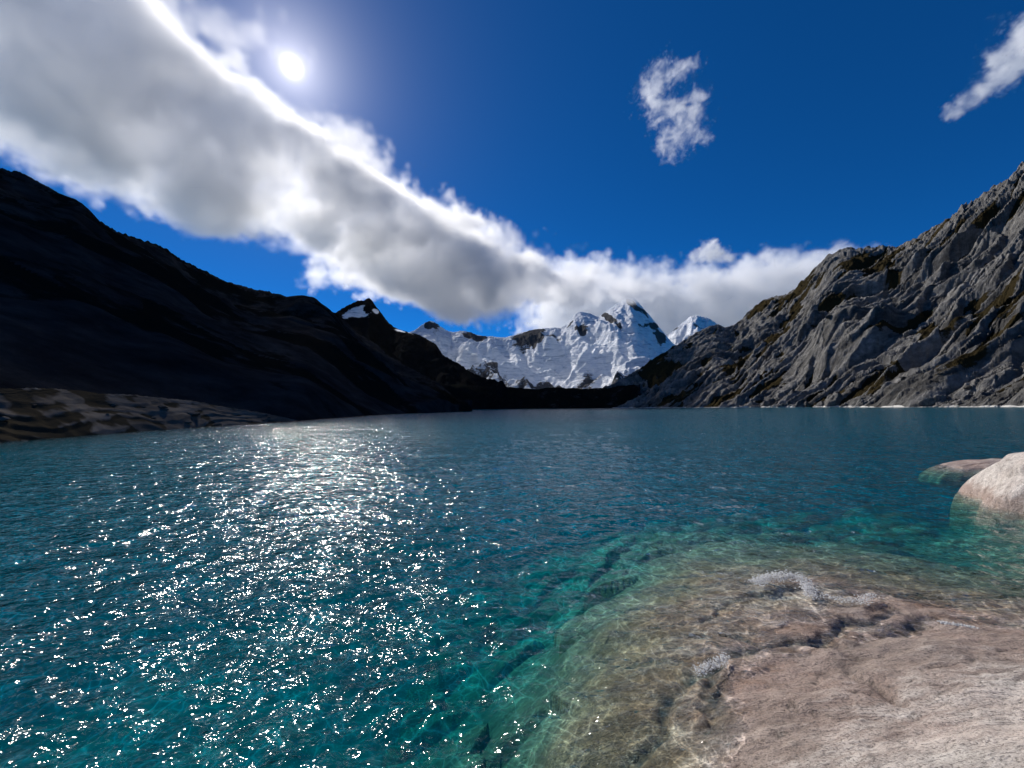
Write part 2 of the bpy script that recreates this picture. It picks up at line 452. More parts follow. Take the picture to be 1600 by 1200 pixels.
LEFT, lgeo = ridge('left_mountain', prof_l, base_l, 400, 280, 16, MAT_LEFT, disp_left, lambda t: t ** 1.1, 2.4, 0.14, -3.0, seed=8, rowpow=1.5, soft=4)
tag(LEFT, 'near-black shaded mountain slope along the left shore')

# second dark spur with the pointed peak behind it
def disp_spur(X, Y, z, t1, t2, PX):
    dz = 70 * (ridged(X / 420, Y / 420, 6, 43) - 0.95) + 9 * fbm(X / 60, Y / 60, 4, 5)
    def blob(cx, cy, rx, ry, rot=0.0):
        PYv = proj(X, Y, z)[1]
        u = (PX - cx) * math.cos(rot) + (PYv - cy) * math.sin(rot); v = -(PX - cx) * math.sin(rot) + (PYv - cy) * math.cos(rot)
        return np.exp(-((u / rx) ** 2 + (v / ry) ** 2))
    snow = blob(552, 484, 26, 5.5, -0.42) + blob(588, 486, 7, 4, 0.6) + 0.9 * blob(632, 522, 24, 5, 0.35) + 0.7 * blob(572, 485, 12, 4)
    rock = np.clip(1.3 - 1.25 * snow, -0.2, 1.4)
    return dz, {'rock': rock, 'grass': 0.4 + 0 * X}
prof_s = [(440, 520, 1900), (500, 505, 2000), (524, 489, 2050), (540, 478, 2080), (555, 471, 2100), (563, 467, 2100), (568, 472, 2100), (570, 471, 2100), (575, 461, 2100), (582, 470, 2100), (589, 482, 2100), (597, 490, 2080), (605, 503, 2040), (617, 514, 2000),
          (630, 517, 1960), (650, 522, 1900), (668, 530, 1850), (682, 536, 1800), (690, 552, 1750), (705, 563, 1700), (730, 578, 1600), (752, 590, 1500), (768, 600, 1440), (785, 612, 1390), (805, 624, 1340), (840, 637, 1290)]
base_s = [(440, 1250), (600, 1230), (700, 1230), (785, 1262), (840, 1280)]
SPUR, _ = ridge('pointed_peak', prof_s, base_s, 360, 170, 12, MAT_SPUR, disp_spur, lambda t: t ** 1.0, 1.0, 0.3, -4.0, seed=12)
tag(SPUR, 'dark shaded ridge with a sharp rock tooth and thin snow patches')

# low dark moraine closing the valley
def disp_mor(X, Y, z, t1, t2, PX):
    return 9 * fbm(X / 70, Y / 70, 5, 3), {'grass': 0.7 + 0.3 * fbm(X / 40, Y / 40, 3, 3)}
prof_m = [(700, 600, 1420), (770, 606, 1400), (800, 605, 1400), (840, 609, 1400), (870, 606, 1400), (900, 608, 1400), (940, 607, 1420), (1000, 600, 1450)]
base_m = [(700, 1270), (1000, 1270)]
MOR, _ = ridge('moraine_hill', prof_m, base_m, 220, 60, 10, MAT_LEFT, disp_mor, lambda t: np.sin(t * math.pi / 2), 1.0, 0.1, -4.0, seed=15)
tag(MOR, 'low near-black shaded moraine closing the far end of the lake')

# glacier wall with the fluted main peak
def disp_gl(X, Y, z, t1, t2, PX):
    PYv = proj(X, Y, z)[1]
    def blob(cx, cy, rx, ry, rot=0.0):
        u = (PX - cx) * math.cos(rot) + (PYv - cy) * math.sin(rot); v = -(PX - cx) * math.sin(rot) + (PYv - cy) * math.cos(rot)
        return np.exp(-((u / rx) ** 2 + (v / ry) ** 2) ** 1.5)
    rock = 0.06 + 0 * X
    for b in ((680, 512, 11, 9, 0.5), (668, 508, 6, 7, 0), (735, 525, 17, 9, 0.35), (748, 530, 12, 6, 0.3), (757, 527, 6, 3, 0), (838, 533, 40, 11, -0.06), (838, 519, 16, 5, -0.1), (820, 526, 22, 6, -0.2), (850, 540, 20, 6, 0),
              (908, 515, 13, 9, 0.4), (958, 510, 26, 6, 0.75), (948, 497, 12, 5, 0.9), (998, 486, 26, 5.5, 0.62), (985, 476, 8, 5, 0.5), (1010, 509, 22, 4.5, 0.1), (1028, 521, 14, 7, 0.9), (1032, 530, 10, 8, 0.2), (890, 510, 10, 2.5, -0.9),
              ):
        rock = rock + 0.62 * blob(*b)
    for b in ((852, 589, 34, 9, 0), (915, 587, 22, 9, 0), (770, 588, 12, 22, 0.2)):
        rock = rock + 0.3 * blob(*b)
    rock = rock + 0.42 * sstep(570, 606, PYv) + 0.22 * fbm(X / 130, z / 50, 5, 71)
    rg = ridged(X / 520 + 0.2 * fbm(X / 300, Y / 300, 2, 3), Y / 900, 5, 63)
    flute = ridged(X / 75 + 0.5 * fbm(X / 200, z / 200, 2, 4), Y / 900, 3, 33)
    step = (z / 46 + 0.9 * fbm(X / 260, Y / 260, 4, 8)) % 1.0
    step = np.minimum(step / 0.75, (1 - step) / 0.25)
    ice = sstep(0.9, 0.55, t1)
    dz = 110 * (rg - 0.95) + 26 * (flute - 0.8) * sstep(0.45, 0.85, t1) + 20 * step * ice + 14 * fbm(X / 55, Y / 55, 4, 77)
    dz += 8 * np.clip(rock - 0.3, 0, 0.8)
    return dz, {'rock': np.clip(rock, 0, 1.4)}
prof_g = [(600, 530, 2500), (640, 520, 2550), (655, 510, 2580), (668, 503, 2600), (675, 502, 2600), (690, 513, 2600), (697, 520, 2620), (708, 522, 2650), (722, 517, 2650), (735, 519, 2650), (748, 524, 2650), (770, 528, 2680), (790, 528, 2700),
          (800, 526, 2700), (815, 521, 2720), (840, 515, 2740), (862, 513, 2750), (880, 513, 2760), (890, 502, 2770), (900, 490, 2780), (912, 489, 2790), (925, 490, 2800), (934, 497, 2800), (945, 488, 2800), (962, 475, 2800), (975, 472, 2800),
          (983, 465, 2800), (990, 465, 2800), (1000, 477, 2800), (1012, 491, 2800), (1022, 503, 2800), (1034, 518, 2790), (1042, 528, 2780), (1060, 545, 2750), (1100, 560, 2700)]
base_g = [(600, 1700), (850, 1650), (1100, 1700)]
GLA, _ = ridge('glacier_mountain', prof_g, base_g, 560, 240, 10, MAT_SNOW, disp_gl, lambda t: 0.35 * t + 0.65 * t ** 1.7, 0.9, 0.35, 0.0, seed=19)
tag(GLA, 'snow covered peak and broad glacier at the head of the valley')

def disp_wp(X, Y, z, t1, t2, PX):
    return 90 * (ridged(X / 300, Y / 300, 5, 90) - 0.95) + 12 * fbm(X / 60, Y / 60, 4, 77), {'rock': 0.30 + 0.25 * fbm(X / 110, z / 110, 4, 6)}
prof_w = [(1030, 540, 3300), (1045, 522, 3300), (1058, 512, 3300), (1070, 503, 3300), (1080, 494, 3300), (1088, 493, 3300), (1096, 495, 3300), (1108, 497, 3300), (1118, 503, 3300), (1135, 515, 3300), (1170, 540, 3300)]
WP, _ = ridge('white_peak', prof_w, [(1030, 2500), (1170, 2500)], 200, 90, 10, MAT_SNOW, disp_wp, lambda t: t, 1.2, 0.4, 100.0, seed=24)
tag(WP, 'small white summit behind the right shoulder of the valley')

# ------------------------------------------------------------------ left shore slabs
def disp_slab(X, Y, z, t1, t2, PX):
    st = (z / 1.25 + 1.0 * fbm(X / 14, Y / 14, 3, 41) + 0.06 * X) % 1.0
    st = np.minimum(st / 0.25, (1 - st) / 0.75)
    f1, f2, c1 = worley((X + Y * 0.4) / 20, Y / 9, 19)
    w1 = np.sqrt(np.clip(1 - (f1 * 1.1) ** 2, 0, 1)) * (0.3 + c1)
    n = fbm(X / 10, Y / 10, 4, 3)
    dz = 0.28 * st + 0.3 * w1 + 0.6 * n + 0.08 * fbm(X / 1.8, Y / 1.8, 5, 4) - 0.7
    grass = np.clip(0.78 - 0.4 * w1 - 0.35 * st + 0.7 * fbm(X / 9, Y / 6, 4, 55) + 0.35 * np.exp(-((PX - 160) / 50) ** 2), 0, 1)
    return dz, {'grass': grass}
prof_b = [(-260, 600, 75), (-60, 603, 74), (0, 606, 72), (60, 606, 75), (135, 610, 80), (150, 614, 82), (200, 616, 86), (300, 626, 94), (330, 632, 97), (400, 643, 103), (440, 651, 108), (480, 659, 113), (505, 662, 117)]
base_b = [(-260, 61), (0, 60), (100, 64.5), (200, 72), (280, 80), (340, 88), (420, 98), (480, 106), (505, 112)]
SLAB, sgeo = ridge('shore_slabs', prof_b, base_b, 380, 130, 12, MAT_SLAB, disp_slab, lambda t: t ** 0.8, 0.8, 0.1, -0.9, back=0.25, seed=33, sm=5)
tag(SLAB, 'low pale rock slabs stepping into the water on the left')

# ------------------------------------------------------------------ foreground granite shelf (thin plate through measured heights)
ctrl = []
def cp(px, py, z):
    z = z * 0.72 if -0.95 < z < -0.2 else z
    if z < -0.95: z = -0.72 + (z + 0.95) * 1.7
    if 0 <= z < 0.3: z = z - 0.06 * (1 - z / 0.3)
    x, y = on_z(px, py, z); ctrl.append((float(x), float(y), z))
for a in ((560, 1200, -3.0), (700, 1200, -2.3), (650, 1050, -3.2), (780, 1120, -1.8), (830, 1195, -0.95), (800, 1000, -2.6), (860, 1060, -1.25), (870, 1150, -0.75), (900, 960, -1.6), (880, 880, -2.6), (950, 870, -1.5),
          (940, 1000, -0.72), (940, 1090, -0.55), (930, 1190, -0.5), (1000, 940, -0.62), (1000, 1040, -0.34), (1000, 1120, -0.34), (1020, 1195, -0.30), (1050, 880, -0.75), (1060, 960, -0.30), (1080, 1050, -0.20), (1080, 1120, -0.14), (1090, 1190, -0.08),
          (1100, 840, -1.4), (1150, 880, -0.55), (1150, 940, -0.14), (1140, 1000, -0.07), (1150, 1060, -0.02), (1150, 1120, 0.05), (1160, 1190, 0.10), (1220, 905, -0.10), (1220, 960, -0.03), (1220, 1010, 0.0), (1240, 1070, 0.09), (1260, 1130, 0.17), (1280, 1195, 0.24),
          (1250, 850, -0.95), (1300, 880, -0.42), (1320, 930, -0.06), (1330, 980, 0.0), (1350, 1040, 0.13), (1380, 1100, 0.27), (1400, 1180, 0.40), (1400, 870, -0.75), (1420, 920, -0.16), (1440, 965, 0.05), (1470, 1020, 0.20), (1500, 1080, 0.38), (1520, 1170, 0.55),
          (1350, 820, -1.6), (1500, 880, -0.95), (1520, 940, -0.14), (1550, 985, 0.06), (1600, 1010, 0.16), (1600, 1060, 0.33), (1600, 1120, 0.52), (1600, 1190, 0.72), (1600, 940, -0.32), (1600, 890, -0.8), (1480, 830, -1.5), (1560, 850, -0.9),
          (1750, 1000, 0.2), (1750, 1150, 0.75), (1900, 950, 0.15), (1200, 780, -2.6), (1000, 800, -3.0), (1400, 770, -2.2)):
    cp(*a)
ctrl += [(0.1, 0.0, 1.18), (0.6, 0.6, 1.1), (1.4, 0.9, 1.0), (2.5, 1.0, 1.05), (-0.6, 1.2, -0.6), (0.2, 1.7, -0.5), (0.9, 1.9, 0.1), (-1.5, 0.3, -0.6), (0, -2, 1.5), (3, -1.5, 1.7), (6, 0, 1.6), (8, 3, 1.2), (-3, -1, -0.8), (-3, 2, -2.6), (12, 2, 1.8), (13, 6, 1.0)]
C = np.array(ctrl)
def tps(C, lam=0.02):
    n = len(C); d = np.hypot(C[:, None, 0] - C[None, :, 0], C[:, None, 1] - C[None, :, 1])
    K = np.where(d > 0, d * d * np.log(d + 1e-12), 0) + lam * np.eye(n)
    P = np.c_[np.ones(n), C[:, :2]]
    A = np.block([[K, P], [P.T, np.zeros((3, 3))]])
    return np.linalg.solve(A, np.r_[C[:, 2], 0, 0, 0])
wt = tps(C)
def shelf_base(X, Y):
    s = wt[-3] + wt[-2] * X + wt[-1] * Y
    for k in range(len(C)):
        r2 = (X - C[k, 0]) ** 2 + (Y - C[k, 1]) ** 2
        s = s + wt[k] * 0.5 * r2 * np.log(r2 + 1e-12)
    return s
def polyline_dist(X, Y, pts):
    best = np.full(X.shape, 1e9); along = np.zeros(X.shape)
    for (x0, y0), (x1, y1) in zip(pts[:-1], pts[1:]):
        dx, dy = x1 - x0, y1 - y0; l2 = dx * dx + dy * dy + 1e-9
        t = np.clip(((X - x0) * dx + (Y - y0) * dy) / l2, 0, 1)
        best = np.minimum(best, np.hypot(X - x0 - t * dx, Y - y0 - t * dy))
    return best
def water_pts(l): return [tuple(float(c) for c in on_z(px, py, 0)) for px, py in l]
crack_lines = [  # (line, half width, depth, darkness)
    (water_pts([(940, 1160), (985, 1115), (1035, 1075), (1085, 1045), (1130, 1018), (1180, 1012), (1240, 995), (1300, 990), (1350, 965), (1395, 950)]), 0.065, 0.06, 0.95),
    (water_pts([(1110, 1050), (1115, 1085), (1095, 1115)]), 0.06, 0.07, 0.9),
    (water_pts([(1095, 955), (1130, 930), (1180, 915), (1240, 908)]), 0.018, 0.05, 0.9),
    (water_pts([(1150, 943), (1190, 930), (1230, 920)]), 0.012, 0.03, 0.6),
    (water_pts([(1130, 985), (1165, 990), (1185, 1000)]), 0.03, 0.05, 0.8),
    (water_pts([(1200, 1120), (1215, 1105), (1228, 1135)]), 0.015, 0.03, 0.7),
    (water_pts([(1260, 1080), (1330, 1060), (1350, 1075)]), 0.010, 0.02, 0.5),
    (water_pts([(1340, 1030), (1352, 1090), (1375, 1130), (1410, 1155)]), 0.05, 0.05, 0.35),
    (water_pts([(1130, 1165), (1190, 1185), (1260, 1180)]), 0.014, 0.03, 0.6),
    (water_pts([(1235, 1075), (1300, 1110), (1330, 1118), (1420, 1098), (1520, 1060), (1610, 1040)]), 0.008, 0.022, 0.75),
    (water_pts([(1180, 1150), (1250, 1140), (1300, 1160), (1380, 1195)]), 0.007, 0.02, 0.7),
    (water_pts([(1440, 1010), (1500, 1030), (1560, 1020), (1620, 990)]), 0.007, 0.018, 0.6),
    (water_pts([(1430, 1185), (1490, 1140), (1600, 1120)]), 0.006, 0.016, 0.55),
    (water_pts([(1000, 1010), (1050, 985), (1100, 975), (1140, 985)]), 0.010, 0.03, 0.7),
    (water_pts([(1270, 1000), (1330, 1010), (1420, 985), (1450, 960)]), 0.10, 0.06, 0.55)]
nx, ny = 560, 480
gx = np.linspace(-4.5, 17.0, nx); gy = np.concatenate([np.linspace(-5, 1.0, 40)[:-1], 1.0 + (np.linspace(0, 1, ny - 39) ** 1.35) * 17])
# finer where it is close to the camera
u = np.linspace(0, 1, nx); gx = np.where(u < 0.8, -2.5 + u / 0.8 * 10.5, 8.0 + ((u - 0.8) / 0.2) ** 1.3 * 9)
GX, GY = np.meshgrid(gx, gy)
GZ = shelf_base(GX, GY)
GZ = np.maximum(GZ, -5.6 + 0.3 * fbm(GX / 3, GY / 3, 3, 2))
deep = sstep(-0.3, -1.6, GZ)
wx = GX + 0.15 * fbm(GX / 0.8, GY / 0.8, 3, 61); wy = GY + 0.15 * fbm(GX / 0.8, GY / 0.8, 3, 62)
crk = np.zeros_like(GX)
GZ += 0.05 * fbm(GX / 1.4, GY / 0.8, 4, 51) + 0.014 * ridged(GX / 0.5 + GY / 0.9, GY / 0.25 - GX / 0.6, 4, 52) + 0.007 * fbm(GX / 0.07, GY / 0.07, 3, 53)
f1, f2, cc = worley(GX / 0.9 + 0.3 * GY, GY / 0.7, 77)
GZ += deep * (0.55 * (np.sqrt(np.clip(1 - (f1 * 1.1) ** 2, 0, 1)) * (0.2 + cc) - 0.4))
for pts, wdt, dep, dark in crack_lines:
    dd = polyline_dist(wx, wy, pts) / wdt * (1 + 0.5 * fbm(GX / 0.3, GY / 0.3, 3, 64))
    g = np.exp(-np.clip(dd, 0, 9) ** 2)
    GZ -= dep * g; crk = np.maximum(crk, dark * np.exp(-(np.clip(dd, 0, 9) / 1.1) ** 2))
crk *= np.clip(0.62 + 0.75 * fbm(GX / 0.4, GY / 0.3, 2, 98) + 0.6 * fbm(GX / 0.1, GY / 0.1, 3, 99), 0, 1.1)
SHELF = grid_mesh('granite_shelf', GX, GY, GZ, MAT_GRANITE, {'crack': np.clip(crk, 0, 1)})
tag(SHELF, 'broad pinkish granite shelf sloping under the clear water at lower right', 'rock')

# ------------------------------------------------------------------ lake bed
na, nr = 240, 200
az = np.linspace(-math.pi, math.pi, na); rr_ = np.exp(np.linspace(math.log(1.0), math.log(2600), nr))
AZ, RR = np.meshgrid(az, rr_)
BX, BY = RR * np.sin(AZ), RR * np.cos(AZ)
BZ = -4.6 - 6.0 * sstep(6, 40, RR) - 20 * sstep(40, 300, RR) + 0.5 * fbm(BX / 2.5, BY / 2.5, 4, 5) + 0.9 * fbm(BX / 9, BY / 9, 3, 6) * sstep(2, 10, RR)
BZ += 2.6 * sstep(-3, 9, BX) * sstep(55, 14, RR) * sstep(-4, 6, BY)
BED = grid_mesh('lake_bed', BX, BY, BZ, MAT_BED); BED['kind'] = 'structure'

# ------------------------------------------------------------------ rocks at the right edge
def dome(name, cx, cy, rx, ry, rot, h, sink, seed, mat, n=160, pw=2.0, rough=0.05, flat=1.0):
    a = np.linspace(0, 2 * math.pi, n + 1); r = np.linspace(0, 1, n // 2) ** 0.8
    A, R = np.meshgrid(a, r)
    rad = 1 + 0.16 * fbm(np.cos(A) * 1.3 + seed, np.sin(A) * 1.3, 3, seed)
    lx = np.cos(A) * R * rx * rad; ly = np.sin(A) * R * ry * rad
    prof = np.clip(1 - R ** (2 * flat), 0, 1) ** (1 / pw)
    z = -sink + (h + sink) * prof
    x = cx + lx * math.cos(rot) - ly * math.sin(rot); y = cy + lx * math.sin(rot) + ly * math.cos(rot)
    z = z + h * rough * (1.8 * fbm(x / (rx * .5), y / (rx * .5), 4, seed) + 0.5 * ridged(x / (rx * .2), y / (rx * .3), 4, seed + 3) - 0.4) * (1 - R ** 6)
    z = z + h * 0.14 * (facets(x / (rx * 0.34) + seed, y / (rx * 0.22), seed)[0] - 0.5) * (1 - R ** 6)
    return grid_mesh(name, x, y, z, mat, {'crack': 0 * x})
b1 = dome('boulder', 17.3, 9.8, 5.2, 3.8, math.radians(22), 1.95, 1.4, 5, MAT_BOULDER, 260, 2.5, 0.045)
tag(b1, 'big smooth pale granite boulder at the right edge of the water', 'boulder')
b2 = dome('boulder', 12.6, 7.3, 1.7, 0.8, math.radians(30), 0.30, 0.8, 9, MAT_GRANITE, 160, 1.7, 0.06)
tag(b2, 'low pinkish rock in front of the big pale boulder, split off by a dark crack', 'boulder')
b3 = dome('boulder', 22.6, 17.6, 4.3, 1.5, math.radians(4), 0.27, 0.7, 14, MAT_BOULDER, 160, 2.4, 0.12)
tag(b3, 'flat low rock just breaking the surface behind the big pale boulder', 'boulder')

# ------------------------------------------------------------------ water
def mat_water():
    m, nt, out = new_mat('lake_water')
    g = N(nt, 'ShaderNodeNewGeometry')
    v = mapping(nt, (1.0, 1.55, 1.0), (0, 0, math.radians(14)))
    n1 = noise(nt, v, 1.1, 2, 0.5, 0.6)
    n2 = noise(nt, v, 3.6, 2, 0.5, 0.8)
    n3 = noise(nt, v, 0.10, 4, 0.5, 0.3)
    hgt = math_(nt, 'ADD', math_(nt, 'MULTIPLY', n1, 0.155), math_(nt, 'MULTIPLY', n2, 0.055))
    hgt = math_(nt, 'ADD', hgt, math_(nt, 'MULTIPLY', n3, 0.5))
    hgt = math_(nt, 'ADD', hgt, math_(nt, 'MULTIPLY', noise(nt, v, 10.0, 1, 0.5, 0.5), 0.016))
    b = N(nt, 'ShaderNodeBump'); b.inputs['Distance'].default_value = 1.0; b.inputs['Strength'].default_value = 1.0
    L(nt, hgt, b.inputs['Height'])
    dt = N(nt, 'ShaderNodeVectorMath', operation='DOT_PRODUCT')
    L(nt, b.outputs[0], dt.inputs[0]); L(nt, g.outputs['Incoming'], dt.inputs[1])
    c = math_(nt, 'ABSOLUTE', dt.outputs['Value'])
    f = math_(nt, 'POWER', math_(nt, 'SUBTRACT', 1.0, c, True), 5.0)
    f = math_(nt, 'ADD', math_(nt, 'MULTIPLY', f, 0.97), 0.022, True)
    gl = N(nt, 'ShaderNodeBsdfGlossy'); gl.inputs['Roughness'].default_value = 0.078
    L(nt, b.outputs[0], gl.inputs['Normal'])
    # caustic light net of the waves, painted as a pattern into the transparent colour
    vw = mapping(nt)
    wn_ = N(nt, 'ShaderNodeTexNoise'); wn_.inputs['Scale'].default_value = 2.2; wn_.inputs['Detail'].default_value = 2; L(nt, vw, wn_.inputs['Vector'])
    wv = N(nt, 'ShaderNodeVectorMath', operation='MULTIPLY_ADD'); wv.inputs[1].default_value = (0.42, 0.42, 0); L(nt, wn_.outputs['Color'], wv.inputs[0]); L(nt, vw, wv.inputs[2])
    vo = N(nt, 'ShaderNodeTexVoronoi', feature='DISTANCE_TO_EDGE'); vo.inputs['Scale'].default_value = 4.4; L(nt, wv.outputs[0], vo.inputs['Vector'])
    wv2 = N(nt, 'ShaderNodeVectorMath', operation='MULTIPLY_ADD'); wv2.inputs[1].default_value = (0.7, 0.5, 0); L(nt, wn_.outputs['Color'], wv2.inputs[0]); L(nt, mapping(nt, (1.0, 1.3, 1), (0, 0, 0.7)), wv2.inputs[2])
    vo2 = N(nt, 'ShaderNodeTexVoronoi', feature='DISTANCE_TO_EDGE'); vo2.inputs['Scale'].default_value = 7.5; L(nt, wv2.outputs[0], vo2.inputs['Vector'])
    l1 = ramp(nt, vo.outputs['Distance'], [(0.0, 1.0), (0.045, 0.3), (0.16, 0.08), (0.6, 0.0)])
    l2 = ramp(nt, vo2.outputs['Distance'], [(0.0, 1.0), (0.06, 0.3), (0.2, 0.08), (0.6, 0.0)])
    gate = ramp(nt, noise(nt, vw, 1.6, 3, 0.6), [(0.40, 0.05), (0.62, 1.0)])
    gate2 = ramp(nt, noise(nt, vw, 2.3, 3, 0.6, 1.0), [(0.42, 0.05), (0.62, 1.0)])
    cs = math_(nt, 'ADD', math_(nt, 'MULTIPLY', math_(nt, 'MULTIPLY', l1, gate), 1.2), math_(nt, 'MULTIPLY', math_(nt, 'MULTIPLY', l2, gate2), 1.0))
    caus_tint = math_(nt, 'ADD', cs, 0.74)
    tr = N(nt, 'ShaderNodeBsdfTransparent'); L(nt, caus_tint, tr.inputs[0])
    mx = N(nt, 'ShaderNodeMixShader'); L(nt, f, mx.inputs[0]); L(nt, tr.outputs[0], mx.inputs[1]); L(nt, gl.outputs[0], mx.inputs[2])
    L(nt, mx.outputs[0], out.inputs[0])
    ab = N(nt, 'ShaderNodeVolumeAbsorption'); ab.inputs['Color'].default_value = (0.0, 0.79, 0.82, 1); ab.inputs['Density'].default_value = 0.5
    sca = N(nt, 'ShaderNodeVolumeScatter'); sca.inputs['Color'].default_value = (0.04, 0.72, 1.0, 1); sca.inputs['Density'].default_value = 0.029; sca.inputs['Anisotropy'].default_value = 0.1
    av = N(nt, 'ShaderNodeAddShader'); L(nt, ab.outputs[0], av.inputs[0]); L(nt, sca.outputs[0], av.inputs[1]); L(nt, av.outputs[0], out.inputs['Volume'])
    return m
MAT_WATER = mat_water()
def wave(x, y):
    ca, sa = math.cos(math.radians(14)), math.sin(math.radians(14))
    u = x * ca + y * sa; v = (-x * sa + y * ca) * 1.6
    w = 0.055 * fbm(u / 1.9, v / 1.9, 2, 201) + 0.035 * (0.7 - ridged(u / 0.8, v / 0.8, 2, 205)) + 0.010 * fbm(u / 0.25, v / 0.25, 2, 209)
    return w
na, nr = 620, 500
az = np.concatenate([np.linspace(-180, -62, 40)[:-1], np.linspace(-62, 62, na - 78), np.linspace(62, 180, 40)[1:]]) * math.pi / 180
q = np.linspace(0, 1, nr)
dep = np.radians(58) * (1 - q) + np.radians(0.05) * q
rr_ = CAM_H / np.tan(dep); rr_ = np.concatenate([[0.0], rr_])
AZ, RR = np.meshgrid(az, rr_)
WX, WY = RR * np.sin(AZ), RR * np.cos(AZ)
WZ = wave(WX, WY) * (1 - sstep(30, 120, RR)) 
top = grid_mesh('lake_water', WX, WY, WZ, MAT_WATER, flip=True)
# close the body of water below the bed
me = top.data
bm = bmesh.new(); bm.from_mesh(me)
bmesh.ops.remove_doubles(bm, verts=[v for v in bm.verts if v.co.x ** 2 + v.co.y ** 2 < 1e-4 or v.co.y < 0], dist=1e-5)
edge = [e for e in bm.edges if e.is_boundary]
r = bmesh.ops.extrude_edge_only(bm, edges=edge)
low = [v for v in r['geom'] if isinstance(v, bmesh.types.BMVert)]
for v in low: v.co.z = -60
ed = [e for e in r['geom'] if isinstance(e, bmesh.types.BMEdge)]
bmesh.ops.edgeloop_fill(bm, edges=ed)
bmesh.ops.recalc_face_normals(bm, faces=bm.faces)
bm.to_mesh(me); bm.free()
top['kind'] = 'structure'

# ------------------------------------------------------------------ stones
def stone_mesh(name, seed, mat, flat=0.7, sub=1):
    bm = bmesh.new(); bmesh.ops.create_icosphere(bm, subdivisions=sub, radius=1.0)
    rnd = random.Random(seed); ax = [Vector((rnd.gauss(0, 1), rnd.gauss(0, 1), rnd.gauss(0, 1))).normalized() for _ in range(7)]; cut = [rnd.uniform(0.5, 0.85) for _ in ax]
    for v in bm.verts:
        p = v.co.copy()
        for a, c in zip(ax, cut):
            k = p.dot(a)
            if k > c: p -= a * (k - c) * 0.9
        p *= rnd.uniform(0.92, 1.06); p.z *= flat; v.co = p
    me_ = bpy.data.meshes.new(name); bm.to_mesh(me_); bm.free(); me_.materials.append(mat)
    at = me_.attributes.new('grass', 'FLOAT', 'POINT')
    return me_
rock_var = [stone_mesh('boulder_shape', k, MAT_RIGHT, 0.75, 2) for k in range(6)]
X_, Y_, Z_, T_1 = rgeo
nrow_, ncol_ = X_.shape
rs = np.random.RandomState(5); made = 0
while made < 110:
    i_, j_ = int(rs.uniform(0.03, 0.72) ** 1.2 * 498), int(rs.uniform(0.28, 0.82) * ncol_)
    if T_1[i_, j_] < 0.03: continue
    p = Vector((X_[i_, j_], Y_[i_, j_], Z_[i_, j_])); size = float(np.exp(rs.normal(0.75, 0.45)))
    o = bpy.data.objects.new('boulder_stone', rock_var[made % 6]); COL.objects.link(o); o.parent = RIGHT
    o.location = p + Vector((0, 0, size * 0.15)); o.scale = (size * rs.uniform(1, 1.7), size, size * rs.uniform(0.8, 1.2)); o.rotation_euler = (rs.uniform(-.3, .3), rs.uniform(-.5, .1), rs.uniform(0, 6.28))
    made += 1
pale_var = [stone_mesh('shore_stone_shape', 40 + k, MAT_SLAB, 0.65, 2) for k in range(4)]
X_, Y_, Z_, T_1 = sgeo
for k in range(22):
    i_, j_ = int(rs.uniform(0.05, 0.95) * 129), int(rs.uniform(0.32, 0.99) * X_.shape[1])
    size = float(np.exp(rs.normal(-1.25, 0.4)))
    o = bpy.data.objects.new('shore_stone', pale_var[k % 4]); COL.objects.link(o); o.parent = SLAB
    o.location = (X_[i_, j_], Y_[i_, j_], Z_[i_, j_] + size * 0.2); o.scale = (size * rs.uniform(1, 1.8), size, size); o.rotation_euler = (0, 0, rs.uniform(0, 6.28))

# ------------------------------------------------------------------ breaking ripples on the shelf
def mat_foam():
    m, nt, out = new_mat('white_water')
    p = N(nt, 'ShaderNodeBsdfPrincipled'); p.inputs['Base Color'].default_value = (0.92, 0.93, 0.94, 1); p.inputs['Roughness'].default_value = 0.2
    tl = N(nt, 'ShaderNodeBsdfTranslucent'); tl.inputs[0].default_value = (0.95, 0.95, 0.95, 1)
    tr = N(nt, 'ShaderNodeBsdfTransparent')
    gs = N(nt, 'ShaderNodeBsdfGlossy'); gs.inputs['Roughness'].default_value = 0.3; m0 = N(nt, 'ShaderNodeMixShader'); m0.inputs[0].default_value = 0.4; L(nt, p.outputs[0], m0.inputs[1]); L(nt, gs.outputs[0], m0.inputs[2])
    m1 = N(nt, 'ShaderNodeMixShader'); m1.inputs[0].default_value = 0.5; L(nt, m0.outputs[0], m1.inputs[1]); L(nt, tl.outputs[0], m1.inputs[2])
    mx = N(nt, 'ShaderNodeMixShader'); mx.inputs[0].default_value = 0.9
    L(nt, tr.outputs[0], mx.inputs[1]); L(nt, m1.outputs[0], mx.inputs[2]); L(nt, mx.outputs[0], out.inputs[0])
    return m
MAT_FOAM = mat_foam()
